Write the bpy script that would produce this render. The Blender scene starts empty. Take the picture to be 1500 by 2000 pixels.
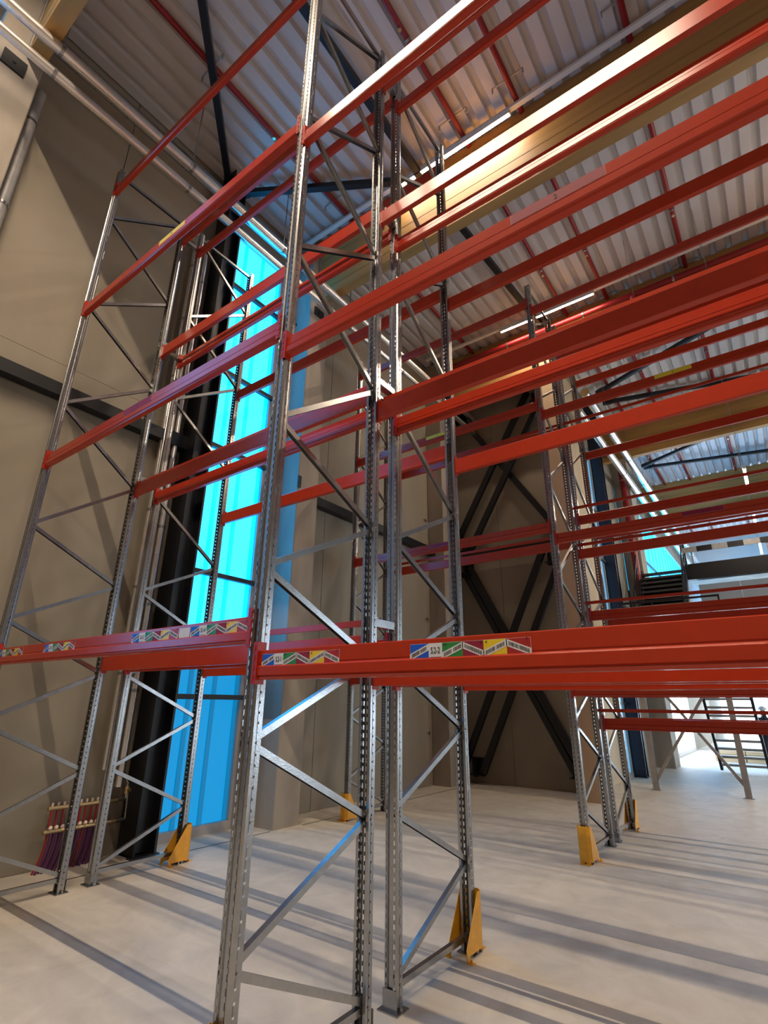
import bpy, bmesh, math, random
from math import sin, cos, pi, radians
from mathutils import Vector, Matrix
random.seed(7)
S = bpy.context.scene
C = S.collection

# ------------------------------------------------------------------ camera, world, exposure, area light
CAM = (2.2941, -1.92054, 1.72498); YAW, PIT, ROLL, F = -0.63783, 0.3516, 0.01047, 1019.64
fw = Vector((sin(YAW)*cos(PIT), cos(YAW)*cos(PIT), sin(PIT)))
r0 = Vector((cos(YAW), -sin(YAW), 0)); u0 = r0.cross(fw)
rt = cos(ROLL)*r0 + sin(ROLL)*u0; up = -sin(ROLL)*r0 + cos(ROLL)*u0
cd = bpy.data.cameras.new('camera'); cam = bpy.data.objects.new('camera', cd); C.objects.link(cam)
cam.matrix_world = Matrix(((rt.x, up.x, -fw.x, CAM[0]), (rt.y, up.y, -fw.y, CAM[1]), (rt.z, up.z, -fw.z, CAM[2]), (0, 0, 0, 1)))
cd.sensor_fit = 'VERTICAL'; cd.sensor_height = 24; cd.sensor_width = 18; cd.lens = F/2000*24
cd.clip_start = 0.05; cd.clip_end = 200
S.camera = cam
W = bpy.data.worlds.new('world'); S.world = W; W.use_nodes = True
W.node_tree.nodes['Background'].inputs[0].default_value = (0.75, 0.87, 1.0, 1)
W.node_tree.nodes['Background'].inputs[1].default_value = 1.0
S.view_settings.view_transform = 'Standard'; S.view_settings.look = 'None'
S.view_settings.exposure = 0.0; S.view_settings.gamma = 1.0
S.view_settings.use_curve_mapping = False

LAMP = 700.0          # strength of the warm strip lamps
WINUP, WINLOW = 6.3, 0.85   # blue translucent wall, upper and lower sheets
DAY = 8.5            # daylight through the far glazing and the added opening at right

# ------------------------------------------------------------------ materials
def nt(name):
    m = bpy.data.materials.new(name); m.use_nodes = True
    return m, m.node_tree.nodes, m.node_tree.links, m.node_tree.nodes['Principled BSDF']
def mat(name, col, rough=0.5, metal=0.0, noise=0.0, scale=8.0, bump=0.0, bscale=60.0, coat=0.0, stretch=(1, 1, 1)):
    m, n, l, b = nt(name)
    b.inputs['Base Color'].default_value = (*col, 1); b.inputs['Roughness'].default_value = rough
    b.inputs['Metallic'].default_value = metal
    if coat: b.inputs['Coat Weight'].default_value = coat; b.inputs['Coat Roughness'].default_value = 0.12
    if noise or bump:
        tc = n.new('ShaderNodeTexCoord'); mp = n.new('ShaderNodeMapping'); mp.inputs['Scale'].default_value = stretch
        l.new(tc.outputs['Object'], mp.inputs[0])
    if noise:
        t = n.new('ShaderNodeTexNoise'); t.inputs['Scale'].default_value = scale; t.inputs['Detail'].default_value = 6
        l.new(mp.outputs[0], t.inputs['Vector'])
        r = n.new('ShaderNodeMapRange'); r.inputs[1].default_value = 0.3; r.inputs[2].default_value = 0.7
        r.inputs[3].default_value = 1-noise; r.inputs[4].default_value = 1+noise
        l.new(t.outputs[0], r.inputs[0])
        x = n.new('ShaderNodeMix'); x.data_type = 'RGBA'; x.blend_type = 'MULTIPLY'; x.inputs[0].default_value = 1
        x.inputs[6].default_value = (*col, 1); l.new(r.outputs[0], x.inputs[7]); l.new(x.outputs[2], b.inputs['Base Color'])
    if bump:
        t2 = n.new('ShaderNodeTexNoise'); t2.inputs['Scale'].default_value = bscale; l.new(mp.outputs[0], t2.inputs['Vector'])
        bp = n.new('ShaderNodeBump'); bp.inputs['Strength'].default_value = bump; bp.inputs['Distance'].default_value = 0.01
        l.new(t2.outputs[0], bp.inputs['Height']); l.new(bp.outputs[0], b.inputs['Normal'])
    return m
def emit(name, col, s):
    m, n, l, b = nt(name)
    b.inputs['Base Color'].default_value = (0, 0, 0, 1); b.inputs['Emission Color'].default_value = (*col, 1)
    b.inputs['Emission Strength'].default_value = s
    return m
M = {}
M['galv'] = mat('galvanised_steel', (0.37, 0.375, 0.38), 0.25, 0.95, 0.09, 22, 0.05, 90)
M['galv_dull'] = mat('galvanised_dull', (0.42, 0.42, 0.42), 0.5, 0.6, 0.12, 9)
M['orange'] = mat('orange_red_powder_coat', (0.45, 0.034, 0.009), 0.24, 0.0, 0.05, 14, 0.02, 220)
M['orange_dk'] = mat('red_hook_plate', (0.40, 0.022, 0.012), 0.35, 0.0)
M['yellow'] = mat('yellow_paint', (0.86, 0.41, 0.025), 0.42, 0.0, 0.10, 18, 0.02, 100)
M['black'] = mat('black_paint', (0.007, 0.008, 0.011), 0.45, 0.0)
M['deck'] = mat('roof_deck_sheet', (0.60, 0.56, 0.54), 0.5, 0.1, 0.06, 1.2)
M['wall'] = mat('precast_concrete', (0.29, 0.255, 0.20), 0.85, 0, 0.10, 1.1, 0.06, 30, stretch=(1, 1, 0.35))
M['column'] = mat('cast_concrete', (0.35, 0.31, 0.26), 0.85, 0, 0.20, 2.2, 0.15, 22, stretch=(1, 1, 0.3))
M['plywood'] = mat('pale_cladding', (0.60, 0.44, 0.27), 0.7, 0, 0.10, 2.0, stretch=(1, 1, 0.2))
M['wood'] = mat('glulam_timber', (0.42, 0.225, 0.062), 0.6, 0, 0.22, 3.5, 0.1, 30, stretch=(0.12, 1, 2.2))
M['redpipe'] = mat('red_pipe_paint', (0.26, 0.008, 0.012), 0.4, 0)
M['alu'] = mat('aluminium_duct', (0.82, 0.78, 0.74), 0.27, 0.92, 0.06, 5)
M['white'] = mat('white_enamel', (0.78, 0.76, 0.72), 0.4)
M['frame'] = mat('window_frame_grey', (0.42, 0.38, 0.35), 0.45, 0.3)
M['purple'] = mat('purple_hose', (0.10, 0.012, 0.09), 0.4)
M['hosered'] = mat('red_hose', (0.35, 0.02, 0.02), 0.4)
M['brass'] = mat('brass', (0.62, 0.46, 0.24), 0.3, 0.9)
M['gauge'] = mat('gauge_white', (0.85, 0.72, 0.62), 0.4)
M['navy'] = mat('navy_panel', (0.006, 0.016, 0.04), 0.35)  # black steel with the blue light on it put into the colour
M['panelwhite'] = mat('white_facade', (0.62, 0.62, 0.60), 0.5, 0, 0.04, 2)
M['paper'] = mat('label_white', (0.72, 0.72, 0.72), 0.45)
M['ink'] = mat('label_ink', (0.02, 0.02, 0.02), 0.5)
M['lblue'] = mat('label_blue', (0.01, 0.10, 0.60), 0.4)
M['lgreen'] = mat('label_green', (0.03, 0.24, 0.045), 0.4)
M['lcrimson'] = mat('label_crimson', (0.26, 0.006, 0.03), 0.6)
M['lyellow'] = mat('label_yellow', (0.80, 0.58, 0.02), 0.4)
M['lred'] = mat('label_red', (0.40, 0.02, 0.02), 0.4)
M['lamp'] = emit('lamp_diffuser', (1.0, 0.80, 0.59), LAMP)
M['lamp2'] = emit('lamp_diffuser_dimmed', (1.0, 0.80, 0.60), LAMP*0.45)
M['lampfar'] = emit('far_lamp_diffuser', (1.0, 0.84, 0.66), 260)
M['blue_up'] = emit('blue_sheet_upper', (0.012, 0.34, 0.80), WINUP)
M['blue_up2'] = emit('blue_sheet_upper_overlap', (0.0, 0.26, 0.72), WINUP)
M['blue_low'] = emit('blue_sheet_lower', (0.0, 0.36, 0.82), WINLOW)
M['blue_low2'] = emit('blue_sheet_lower_overlap', (0.0, 0.22, 0.50), WINLOW)
M['pale'] = emit('pale_blue_sheet', (0.20, 0.52, 0.85), 0.85)
M['day'] = emit('far_glazing', (0.72, 0.86, 1.0), DAY)
M['skin'] = mat('skin', (0.55, 0.33, 0.22), 0.6)
M['cloth'] = mat('dark_clothing', (0.015, 0.017, 0.022), 0.8)
M['hair'] = mat('white_hard_hat', (0.7, 0.7, 0.7), 0.4)
M['steeldark'] = mat('dark_steel', (0.09, 0.09, 0.09), 0.5, 0.5)
# floor: power-floated concrete with faint swirls and joints of its own
def floor_mat():
    m, n, l, b = nt('power_floated_concrete')
    tc = n.new('ShaderNodeTexCoord')
    t = n.new('ShaderNodeTexNoise'); t.inputs['Scale'].default_value = 2.6; t.inputs['Detail'].default_value = 10; t.inputs['Distortion'].default_value = 0.9; t.inputs['Roughness'].default_value = 0.62
    l.new(tc.outputs['Object'], t.inputs[0])
    r = n.new('ShaderNodeValToRGB'); r.color_ramp.elements[0].position = 0.32; r.color_ramp.elements[1].position = 0.68
    r.color_ramp.elements[0].color = (0.54, 0.50, 0.43, 1); r.color_ramp.elements[1].color = (0.68, 0.635, 0.555, 1)
    l.new(t.outputs[0], r.inputs[0]); l.new(r.outputs[0], b.inputs['Base Color'])
    t2 = n.new('ShaderNodeTexNoise'); t2.inputs['Scale'].default_value = 5; t2.inputs['Detail'].default_value = 5; l.new(tc.outputs['Object'], t2.inputs[0])
    mr = n.new('ShaderNodeMapRange'); mr.inputs[3].default_value = 0.42; mr.inputs[4].default_value = 0.7; l.new(t2.outputs[0], mr.inputs[0]); l.new(mr.outputs[0], b.inputs['Roughness'])
    bp = n.new('ShaderNodeBump'); bp.inputs['Strength'].default_value = 0.12; bp.inputs['Distance'].default_value = 0.004; l.new(t.outputs[0], bp.inputs['Height']); l.new(bp.outputs[0], b.inputs['Normal'])
    return m
M['floor'] = floor_mat()

# ------------------------------------------------------------------ mesh helpers
class MB:
    def __init__(s): s.v = []; s.f = []; s.mi = []
    def add(s, vs, fs, m=0):
        o = len(s.v); s.v += [tuple(v) for v in vs]; s.f += [tuple(i+o for i in f) for f in fs]; s.mi += [m]*len(fs)
    def box(s, a, b, m=0):
        x0, y0, z0 = a; x1, y1, z1 = b
        s.add([(x0,y0,z0),(x1,y0,z0),(x1,y1,z0),(x0,y1,z0),(x0,y0,z1),(x1,y0,z1),(x1,y1,z1),(x0,y1,z1)],
              [(3,2,1,0),(4,5,6,7),(0,1,5,4),(1,2,6,5),(2,3,7,6),(3,0,4,7)], m)
    def bar(s, p, q, w, h, m=0, upv=(0,0,1), r=None):
        p = Vector(p); q = Vector(q); d = (q-p).normalized(); u = Vector(upv)
        if abs(d.dot(u)) > 0.99: u = Vector((1,0,0))
        a = d.cross(u).normalized(); b = a.cross(d).normalized()
        pr = [(-w/2,-h/2),(w/2,-h/2),(w/2,h/2),(-w/2,h/2)]
        s.extr(p, q, a, b, pr, m)
    def extr(s, p, q, a, b, pr, m=0, closed=True, caps=True):
        n = len(pr); vs = [p+a*x+b*y for x, y in pr]+[q+a*x+b*y for x, y in pr]
        fs = [(i,(i+1)%n,n+(i+1)%n,n+i) for i in range(n if closed else n-1)]
        if caps and closed: fs += [tuple(reversed(range(n))), tuple(range(n,2*n))]
        s.add(vs, fs, m)
    def tube(s, p, q, r, n=12, m=0, r2=None):
        p = Vector(p); q = Vector(q); d = (q-p).normalized(); u = Vector((0,0,1)) if abs(d.z) < .95 else Vector((1,0,0))
        a = d.cross(u).normalized(); b = a.cross(d); r2 = r if r2 is None else r2
        vs = [p+a*r*cos(2*pi*i/n)+b*r*sin(2*pi*i/n) for i in range(n)]+[q+a*r2*cos(2*pi*i/n)+b*r2*sin(2*pi*i/n) for i in range(n)]
        s.add(vs, [(i,(i+1)%n,n+(i+1)%n,n+i) for i in range(n)]+[tuple(reversed(range(n))), tuple(range(n,2*n))], m)
    def pipe(s, pts, r, n=10, m=0):
        for a, b in zip(pts, pts[1:]): s.tube(a, b, r, n, m)
    def mesh(s, name, mats, smooth=False):
        me = bpy.data.meshes.new(name); me.from_pydata(s.v, [], s.f)
        for m in (mats if isinstance(mats, (list, tuple)) else [mats]): me.materials.append(m)
        me.polygons.foreach_set('material_index', s.mi)
        bm = bmesh.new(); bm.from_mesh(me); bmesh.ops.recalc_face_normals(bm, faces=bm.faces[:]); bm.to_mesh(me); bm.free()
        if smooth:
            me.polygons.foreach_set('use_smooth', [True]*len(me.polygons))
            try: me.set_sharp_from_angle(angle=radians(40))
            except Exception: pass
        me.update(); return me
    def build(s, name, mats, parent=None, loc=None, smooth=False, label=None):
        return obj(name, s.mesh(name, mats, smooth), parent, loc, label)
def obj(name, me, parent=None, loc=None, label=None):
    o = bpy.data.objects.new(name, me); C.objects.link(o)
    if parent: o.parent = parent
    if loc is not None: o.location = loc
    if label: o['label'] = label
    return o
def tag(o, label, cat, group=None):
    o['label'] = label; o['category'] = cat
    if group: o['group'] = group
    return o
def thing(name, label, cat, loc=(0,0,0), group=None):
    o = bpy.data.objects.new(name, None); C.objects.link(o); o.location = loc; o.empty_display_size = .1
    return tag(o, label, cat, group)
def struct(o): o['kind'] = 'structure'; return o

# ------------------------------------------------------------------ key dimensions
D, G_, A = 1.05, 0.234, 5.232          # frame depth, gap between back-to-back rows, first aisle row
BAY, HT, UW, UD = 3.70, 8.54, 0.096, 0.066
ZD = 11.2                              # underside of the roof deck
XL = -4.62                             # face of the left wall
YJ = 10.45                             # jog wall
X2 = -1.40                             # wall beyond the jog
ROW = {1: 0.0, 2: D+G_, 3: A, 4: A+D+G_}

# ================================================================== STRUCTURE
b = MB(); b.box((-5.2, -9, -0.3), (14, 34, 0))
fl = struct(b.build('floor', M['floor']))
# joint channels beside the wall: narrow dark sealed joints, a hair proud of nothing (real strips)
for x, y0, y1 in ((-4.05, -9, 4.0), (-4.0, 4.6, 10.3)):
    b = MB(); b.box((x-.012, y0, -.001), (x+.012, y1, .0015)); b.build('floor_joint', M['steeldark'], fl)

# ---- left wall, precast panels
wl = struct(obj('wall_left', None)); wl.empty_display_size = .1
def wall_panel(parent, a, b_, name='wall_panel', m='wall'):
    q = MB(); q.box(a, b_); return q.build(name, M[m], parent)
WY = [(-9, -6.6), (-6.6, -4.2), (-4.2, -3.05), (-1.75, .35), (.35, 2.38), (3.74, 5.4), (5.4, 8.0), (8.0, 10.45)]
for y0, y1 in WY:
    for z0, z1 in ((0, 5.9), (5.9, 11.5)):
        wall_panel(wl, (-5.0, y0+.006, z0+.004), (XL - (0 if z0 < 5 else .004), y1-.006, z1-.004))
# over and under the windows
for y0, y1 in ((-3.05, -1.75), (2.38, 3.74)):
    wall_panel(wl, (-5.0, y0, 10.35), (XL, y1, 11.5)); wall_panel(wl, (-5.0, y0, -.1), (XL-.02, y1, .05))
b = MB(); b.box((-5.1, -9, -.1), (-5.0, 10.6, 11.6)); b.build('outer_skin', M['wall'], wl)
# ---- jog wall (faces the aisle), wall beyond, back, right and front walls
wj = struct(obj('wall_jog', None))
for x0, x1 in ((-5.1, -3.1), (-3.1, X2)):
    for z0, z1 in ((0, 2.9), (2.9, 5.9), (5.9, 8.8), (8.8, 11.5)):
        wall_panel(wj, (x0+.004, YJ, z0+.004), (x1-.004, YJ+.3, z1-.004))
b = MB(); b.box((-5.1, YJ+.3, 0), (X2, YJ+.4, 11.5)); b.build('outer_skin', M['wall'], wj)
w2 = struct(obj('wall_left_rear', None))
for y0, y1 in ((10.45, 11.8), (11.8, 13.25), (14.02, 16.9), (33.0, 34)):
    wall_panel(w2, (X2-.3, y0+.004, 0), (X2, y1-.004, 11.5), m='plywood' if y0 < 12 else 'wall')
for y0, y1 in ((13.25, 14.02), (16.9, 33.0)):
    wall_panel(w2, (X2-.3, y0, 9.4), (X2, y1, 11.5))
b = MB(); b.box((X2-.45, 10.75, -.1), (X2-.4, 34, 11.6)); b.build('outer_skin', M['wall'], w2)
b = MB(); b.box((-5.2, 33.5, 0), (14, 34, 11.6)); struct(b.build('wall_back', M['panelwhite']))
wr = struct(obj('wall_right', None))
for y0 in range(-9, 34, 5):
    wall_panel(wr, (13.6, y0+.005, 0), (14, min(y0+5, 34)-.005, 11.6))
wf = struct(obj('wall_front', None))
for x0 in (-5.2, -.4, 4.4, 9.2):
    wall_panel(wf, (x0+.005, -9.3, 0), (x0+4.795, -9, 11.6))

# ---- ceiling: trapezoidal deck, ribs along Y, pitch 0.3
b = MB(); x = -5.2; pts = []
while x < 14.0:
    pts += [(x, 0), (x+.165, 0), (x+.195, .085), (x+.270, .085)]; x += .30
pts.append((x, 0))
p0, p1 = Vector((0, -9.3, ZD)), Vector((0, 34, ZD))
n = len(pts)
b.add([(px, -9.3, ZD+pz) for px, pz in pts]+[(px, 34, ZD+pz) for px, pz in pts], [(i, i+1, n+i+1, n+i) for i in range(n-1)])
ce = struct(b.build('ceiling', M['deck']))
b = MB(); b.box((-5.3, -9.3, ZD+.12), (14.1, 34, ZD+.3)); b.build('roof_cover', M['deck'], ce)

# ---- blue translucent windows
def blue_window(idx, xf, y0, y1, z0, z1, split, nb, transoms, low=True):
    w = struct(obj('window_%d' % idx, None))
    f = .05
    for a, c in (((xf-.10, y0-f, z0-.12), (xf+.02, y1+f, z0)), ((xf-.10, y0-f, z1), (xf+.02, y1+f, z1+.10)),
                 ((xf-.10, y0-f, z0), (xf+.015, y0, z1)), ((xf-.10, y1, z0), (xf+.015, y1+f, z1))):
        q = MB(); q.box(a, c); q.build('frame_rail', M['frame'], w)
    step = (y1-y0)/nb
    for k in range(nb):
        ya, yb = y0+k*step, y0+(k+1)*step
        for za, zb, ma, mb_ in ((z0, split, 'blue_low', 'blue_low2'), (split, z1, 'blue_up', 'blue_up2')):
            if not low and za == z0: ma, mb_ = 'blue_up', 'blue_up2'
            q = MB(); q.box((xf-.07, ya+.004, za+.003), (xf-.05, yb-.004-step*.17, zb-.003)); q.build('pane', M[ma], w)
            q = MB(); q.box((xf-.06, yb-step*.17, za+.003), (xf-.035, yb-.004, zb-.003)); q.build('pane_seam', M[mb_], w)
    for z in transoms:
        q = MB(); q.box((xf+.02, y0-.03, z-.035), (xf+.09, y1+.03, z+.035)); q.build('transom', M['black'], w)
    return w
TR = (1.79, 3.58, 5.70, 7.15, 9.02)
blue_window(1, XL, 2.43, 3.69, .12, 10.25, 2.18, 3, TR)
blue_window(2, XL, -3.0, -1.8, .12, 10.25, 2.18, 3, TR)
w3 = blue_window(3, X2, 13.3, 13.97, .12, 9.3, 2.18, 2, TR[:4], low=False)
wall_panel(w2, (X2-.3, 25.4, 0), (X2, 33.0, 2.38))
for o in w3.children:
    if o.name.startswith('pane'): o.data.materials.clear(); o.data.materials.append(M['pale'])
blue_window(4, X2, 17.95, 32.9, 2.4, 9.3, 4.0, 17, (3.58, 5.7, 7.15), low=False)
# bright clear glazing low down in the far part
w5 = struct(obj('window_5', None))
for k in range(5):
    q = MB(); q.box((X2-.05, 18.1+k*1.45, .15), (X2-.03, 19.45+k*1.45, 2.25)); q.build('pane', M['day'], w5)
    q = MB(); q.box((X2-.08, 19.45+k*1.45, 0), (X2+.03, 19.55+k*1.45, 2.3)); q.build('mullion', M['white'], w5)
q = MB(); q.box((X2-.1, 17.95, 2.25), (X2+.04, 25.3, 2.4)); q.build('frame_rail', M['frame'], w5)
q = MB(); q.box((X2-.1, 17.95, 0), (X2+.04, 25.3, .15)); q.build('frame_rail', M['frame'], w5)
w6 = struct(obj('window_6', None))
for k in range(6):
    for z0, z1 in ((.1, 2.6), (3.4, 6.4)):
        q = MB(); q.box((-.9+k*2.3, 33.40, z0), (1.25+k*2.3, 33.44, z1)); q.build('pane', M['day'], w6)
        q = MB(); q.box((1.25+k*2.3, 33.36, z0), (1.40+k*2.3, 33.48, z1)); q.build('mullion', M['white'], w6)
day_opening = struct(obj('window_7', None))  # unseen opening, added to throw bluish daylight on the far floor
for k in range(4):
    q = MB(); q.box((13.52, 11.6+k*2.0, .3), (13.56, 13.5+k*2.0, 4.6)); q.build('pane', M['day'], day_opening)
    q = MB(); q.box((13.48, 13.5+k*2.0, .2), (13.6, 13.6+k*2.0, 4.7)); q.build('mullion', M['black'], day_opening)

# ================================================================== COLUMNS, BEAMS, BRACING OF THE HALL
def column(name, a, c, label, cat='column', m='column', extra=None):
    t = thing(name, label, cat, ((a[0]+c[0])/2, (a[1]+c[1])/2, 0))
    q = MB(); ox, oy = (a[0]+c[0])/2, (a[1]+c[1])/2; ch = .012
    x0, x1, y0, y1 = a[0]-ox, c[0]-ox, a[1]-oy, c[1]-oy
    pr = [(x0+ch,y0),(x1-ch,y0),(x1,y0+ch),(x1,y1-ch),(x1-ch,y1),(x0+ch,y1),(x0,y1-ch),(x0,y0+ch)]
    q.extr(Vector((0,0,a[2])), Vector((0,0,c[2])), Vector((1,0,0)), Vector((0,1,0)), pr)
    q.build('shaft', M[m], t)
    return t
GB = [-1.24, 4.2, 9.54, 15.6, 23.0]    # front faces of the timber roof beams
c0 = column('concrete_column', (XL, -1.55, 0), (-4.07, -1.03, ZD-.03), 'concrete column at the upper left edge of the picture, black plates at its head')
c1 = column('concrete_column', (XL, 4.05, 0), (-4.05, 4.57, ZD-.03), 'concrete column beside the near blue window, its front face washed blue')
c2 = column('concrete_column', (XL, 9.38, 0), (-4.15, 9.86, ZD-.03), 'concrete column in the wall corner left of the black cross bracing')
c3 = column('clad_column', (-1.24, 9.40, 0), (-.95, 10.10, ZD-.03), 'pale cream clad column right of the black cross bracing', m='plywood')
c4 = column('concrete_column', (X2, 16.95, 0), (-.86, 17.8, ZD-.03), 'dark concrete column beyond the galvanised posts near the lower stair')
def plate(parent, a, c):
    q = MB(); q.box(a, c); q.tube((c[0]-.002, (a[1]+c[1])/2, (a[2]+c[2])/2), (c[0]+.012, (a[1]+c[1])/2, (a[2]+c[2])/2), .02, 6)
    return q.build('steel_plate', M['black'], parent)
ox, oy = (XL-4.07)/2, -1.29
plate(c0, (.27, -.16, 9.18), (.30, .10, 9.42))
plate(c1, (.27, -.15, 9.22), (.30, .12, 9.42))
for z in (5.42,):
    q = MB(); q.box((.28, -.27, 5.33), (.31, -.20, 5.55)); q.build('steel_plate', M['black'], c1)
q = MB(); q.tube((-.115, -.272, 9.05), (-.115, -.262, 9.05), .035, 10); q.build('fixing_hole', M['black'], c1)
LB = ['timber roof beam nearest above the camera, behind the front of the racking', 'glued timber roof beam running behind the nearest lit lamp',
      'glued timber roof beam running below the second lamp, above the far racks', 'timber roof beam beyond the far racks, seen under the rack beams at right',
      'farthest timber roof beam, tinted green at its left end above the stairs']
for k, y in enumerate(GB):
    x0 = (-4.03 if y < 5 else (-4.1 if y < 10 else X2+.02))
    t = thing('timber_roof_beam', LB[k], 'roof beam', (x0, y, 9.56))
    q = MB(); L_ = 13.6-x0; z = 0.0
    while z < 1.6:                      # lamellas
        h = min(.2, 1.62-z); q = MB(); q.box((0, 0 if int(z*10+.5) % 4 else .003, z+.0015), (L_, .2, z+h-.0015)); q.build('lamella', M['wood'], t); z += .2
    q = MB(); q.box((-.02, -.012, .1), (.06, .0, 1.3)); q.box((-.02, .2, .1), (.06, .212, 1.3)); q.build('hanger_bracket', M['galv_dull'], t)

def hall_bar(name, p, q_, w, h, label, cat, m='black', group=None, plates=True):
    t = thing(name, label, cat, p, group); q = MB(); d = Vector(q_)-Vector(p)
    q.bar((0,0,0), d, w, h); q.build('bar', M[m], t)
    if plates:
        for e in (Vector((0,0,0)), d):
            k = MB(); n = d.normalized(); c = e + n*(0.10 if e.length < .01 else -0.10)
            k.bar(c-n*.13, c+n*.13, w*1.15, h*1.25); k.build('end_plate', M[m], t)
    return t
ZB = 11.0
hall_bar('roof_brace', (-4.45, 2.1, ZB), (-1.40, -1.02, ZB), .11, .11, 'black roof brace running from above the blue window towards the top edge', 'roof brace')
hall_bar('roof_brace', (-4.45, 2.3, ZB), (-1.45, 4.12, ZB), .11, .11, 'black roof brace running right from above the near blue window to the first lit lamp', 'roof brace')
hall_bar('roof_brace', (-1.35, -1.02, ZB), (-1.38, 4.18, ZB), .12, .12, 'black roof bar crossing behind the top of the nearest upright frame', 'roof brace')
hall_bar('roof_brace', (-1.36, 4.42, ZB), (-1.05, 9.5, ZB), .12, .12, 'black roof bar crossing behind the rack beams right of the nearest lamp', 'roof brace')
hall_bar('roof_brace', (-.75, 13.45, ZB), (3.9, 11.3, ZB), .11, .11, 'black roof brace rising to the right above the yellow 4 label', 'roof brace')
hall_bar('roof_brace', (-.75, 14.15, ZB), (4.0, 15.4, ZB), .11, .11, 'nearly level black roof brace below the yellow 4 label', 'roof brace')
hall_bar('roof_brace', (-.75, 20.05, ZB), (4.4, 17.4, ZB), .11, .11, 'upper black roof brace over the stairs at the far right', 'roof brace')
hall_bar('roof_brace', (-.75, 20.25, ZB), (5.5, 21.8, ZB), .11, .11, 'lower black roof brace over the stairs at the far right', 'roof brace')
# horizontal wall rails
hall_bar('wall_rail', (-4.50, -1.0, 5.44), (-4.50, 2.0, 5.44), .16, .17, 'black steel rail across the tan wall left of the blue window', 'wall rail')
hall_bar('wall_rail', (-4.50, 4.6, 5.44), (-4.50, 9.35, 5.44), .16, .17, 'black steel rail across the tan wall right of the blue-washed column', 'wall rail')
# black steel columns
def hcol(x0, y0, x1, y1, label, m='black'):
    t = thing('steel_column', label, 'column', (x0, y0, 0)); w, d = x1-x0, y1-y0
    for a, c in (((0,0,0.02),(w,.03,ZD-.03)), ((0,d-.03,0.02),(w,d,ZD-.03))):
        q = MB(); q.box(a, c); q.build('flange', M[m], t)
    q = MB(); q.box((w*.42,.03,.02),(w*.58,d-.03,ZD-.03)); q.build('web', M[m], t)
    q = MB(); q.box((-.03,-.03,0),(w+.03,d+.03,.02)); q.build('base_plate', M[m], t)
hcol(-4.56, 2.03, -4.20, 2.33, 'black steel column at the left side of the near blue window')
hcol(X2+.02, 14.06, -1.08, 14.30, 'black steel column, blue light put into its colour, behind the galvanised post at the far wall', 'navy')

# cross bracing in the recess
YB = 10.2
def xb(p, q, n, w=.17):
    l = ['lower double diagonal of the black cross bracing, rising right', 'lower wide diagonal of the black cross bracing, rising left',
         'upper double diagonal of the black cross bracing, rising right', 'upper diagonal of the black cross bracing, rising left']
    t = thing('cross_brace', l[n], 'brace', (p[0], YB, p[1]))
    d = Vector((q[0]-p[0], 0, q[1]-p[1])); nn = Vector((-d.z, 0, d.x)).normalized()
    offs = (-.24, .24) if n in (0, 2) else ((-.10, .10) if n == 1 else (0,))
    dy = 0 if n in (0, 2) else .13
    for o in offs:
        m_ = MB(); m_.bar(nn*o+Vector((0,dy,0)), d+nn*o+Vector((0,dy,0)), .10, .15 if n != 1 else .13, 0, nn); m_.build('bar', M['black'], t)
    if n == 1:
        m_ = MB(); m_.bar(Vector((0,dy+.04,0)), d+Vector((0,dy+.04,0)), .02, .1, 0, nn); m_.build('web', M['steeldark'], t)
    for e in (Vector((0,0,0)), d):
        m_ = MB(); m_.box((e.x-.17, .0, e.z-.17), (e.x+.17, .222, e.z-.15)); m_.box((e.x-.17, .215, e.z-.2), (e.x+.17, .23, e.z+.2)); m_.box((e.x-.01, -.05, e.z-.2), (e.x+.01, .215, e.z+.2)); m_.build('gusset_plate', M['black'], t)
xb((-3.98, .35), (-1.68, 5.12), 0); xb((-1.62, .45), (-4.02, 5.1), 1)
xb((-3.98, 5.75), (-1.68, 9.6), 2); xb((-1.62, 5.95), (-4.02, 9.75), 3)
hall_bar('wall_rail', (-4.0, 10.25, 5.44), (-1.65, 10.25, 5.44), .16, .17, 'black steel rail between the two tiers of cross bracing', 'wall rail')

# ================================================================== DUCTS AND PIPES
def run(name, p, q, r, label, cat, m='alu', every=1.2, cl='clamp', seg=20, drop=0.0):
    t = thing(name, label, cat, p); d = Vector(q)-Vector(p); L_ = d.length; n = d.normalized()
    k = max(1, round(L_/ (every*2.5)))
    for i in range(k):
        z = MB(); z.tube(n*(L_*i/k+.003), n*(L_*(i+1)/k-.003), r, seg); z.build('pipe_section', M[m], t, smooth=True)
    i = 1
    while i*every < L_:
        c = n*(i*every); z = MB(); z.tube(c-n*.02, c+n*.02, r+.008, seg)
        if drop: z.bar(c+Vector((0,0,r)), c+Vector((0,0,drop)), .012, .012)
        z.build(cl, M['galv'], t); i += 1
    return t
run('air_duct', (-3.55, -8.6, 9.46), (-3.55, 10.3, 9.455), .075, 'upper shiny insulated pipe along the head of the near wall', 'duct', every=1.9, cl='band', drop=1.7)
run('air_duct', (-3.55, -8.6, 9.02), (-3.55, 10.3, 9.02), .062, 'lower shiny insulated pipe along the head of the near wall', 'duct', every=1.9, cl='band')
run('air_duct', (-.50, 10.6, 9.42), (-.50, 33, 9.42), .115, 'right-hand pale pipe of the pair running into the distance at right', 'duct', every=2.4, cl='band', drop=1.6)
run('air_duct', (-.72, 10.6, 8.95), (-.72, 33, 8.95), .10, 'left-hand pale pipe of the pair running into the distance at right', 'duct', every=2.4, cl='band')
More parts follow.
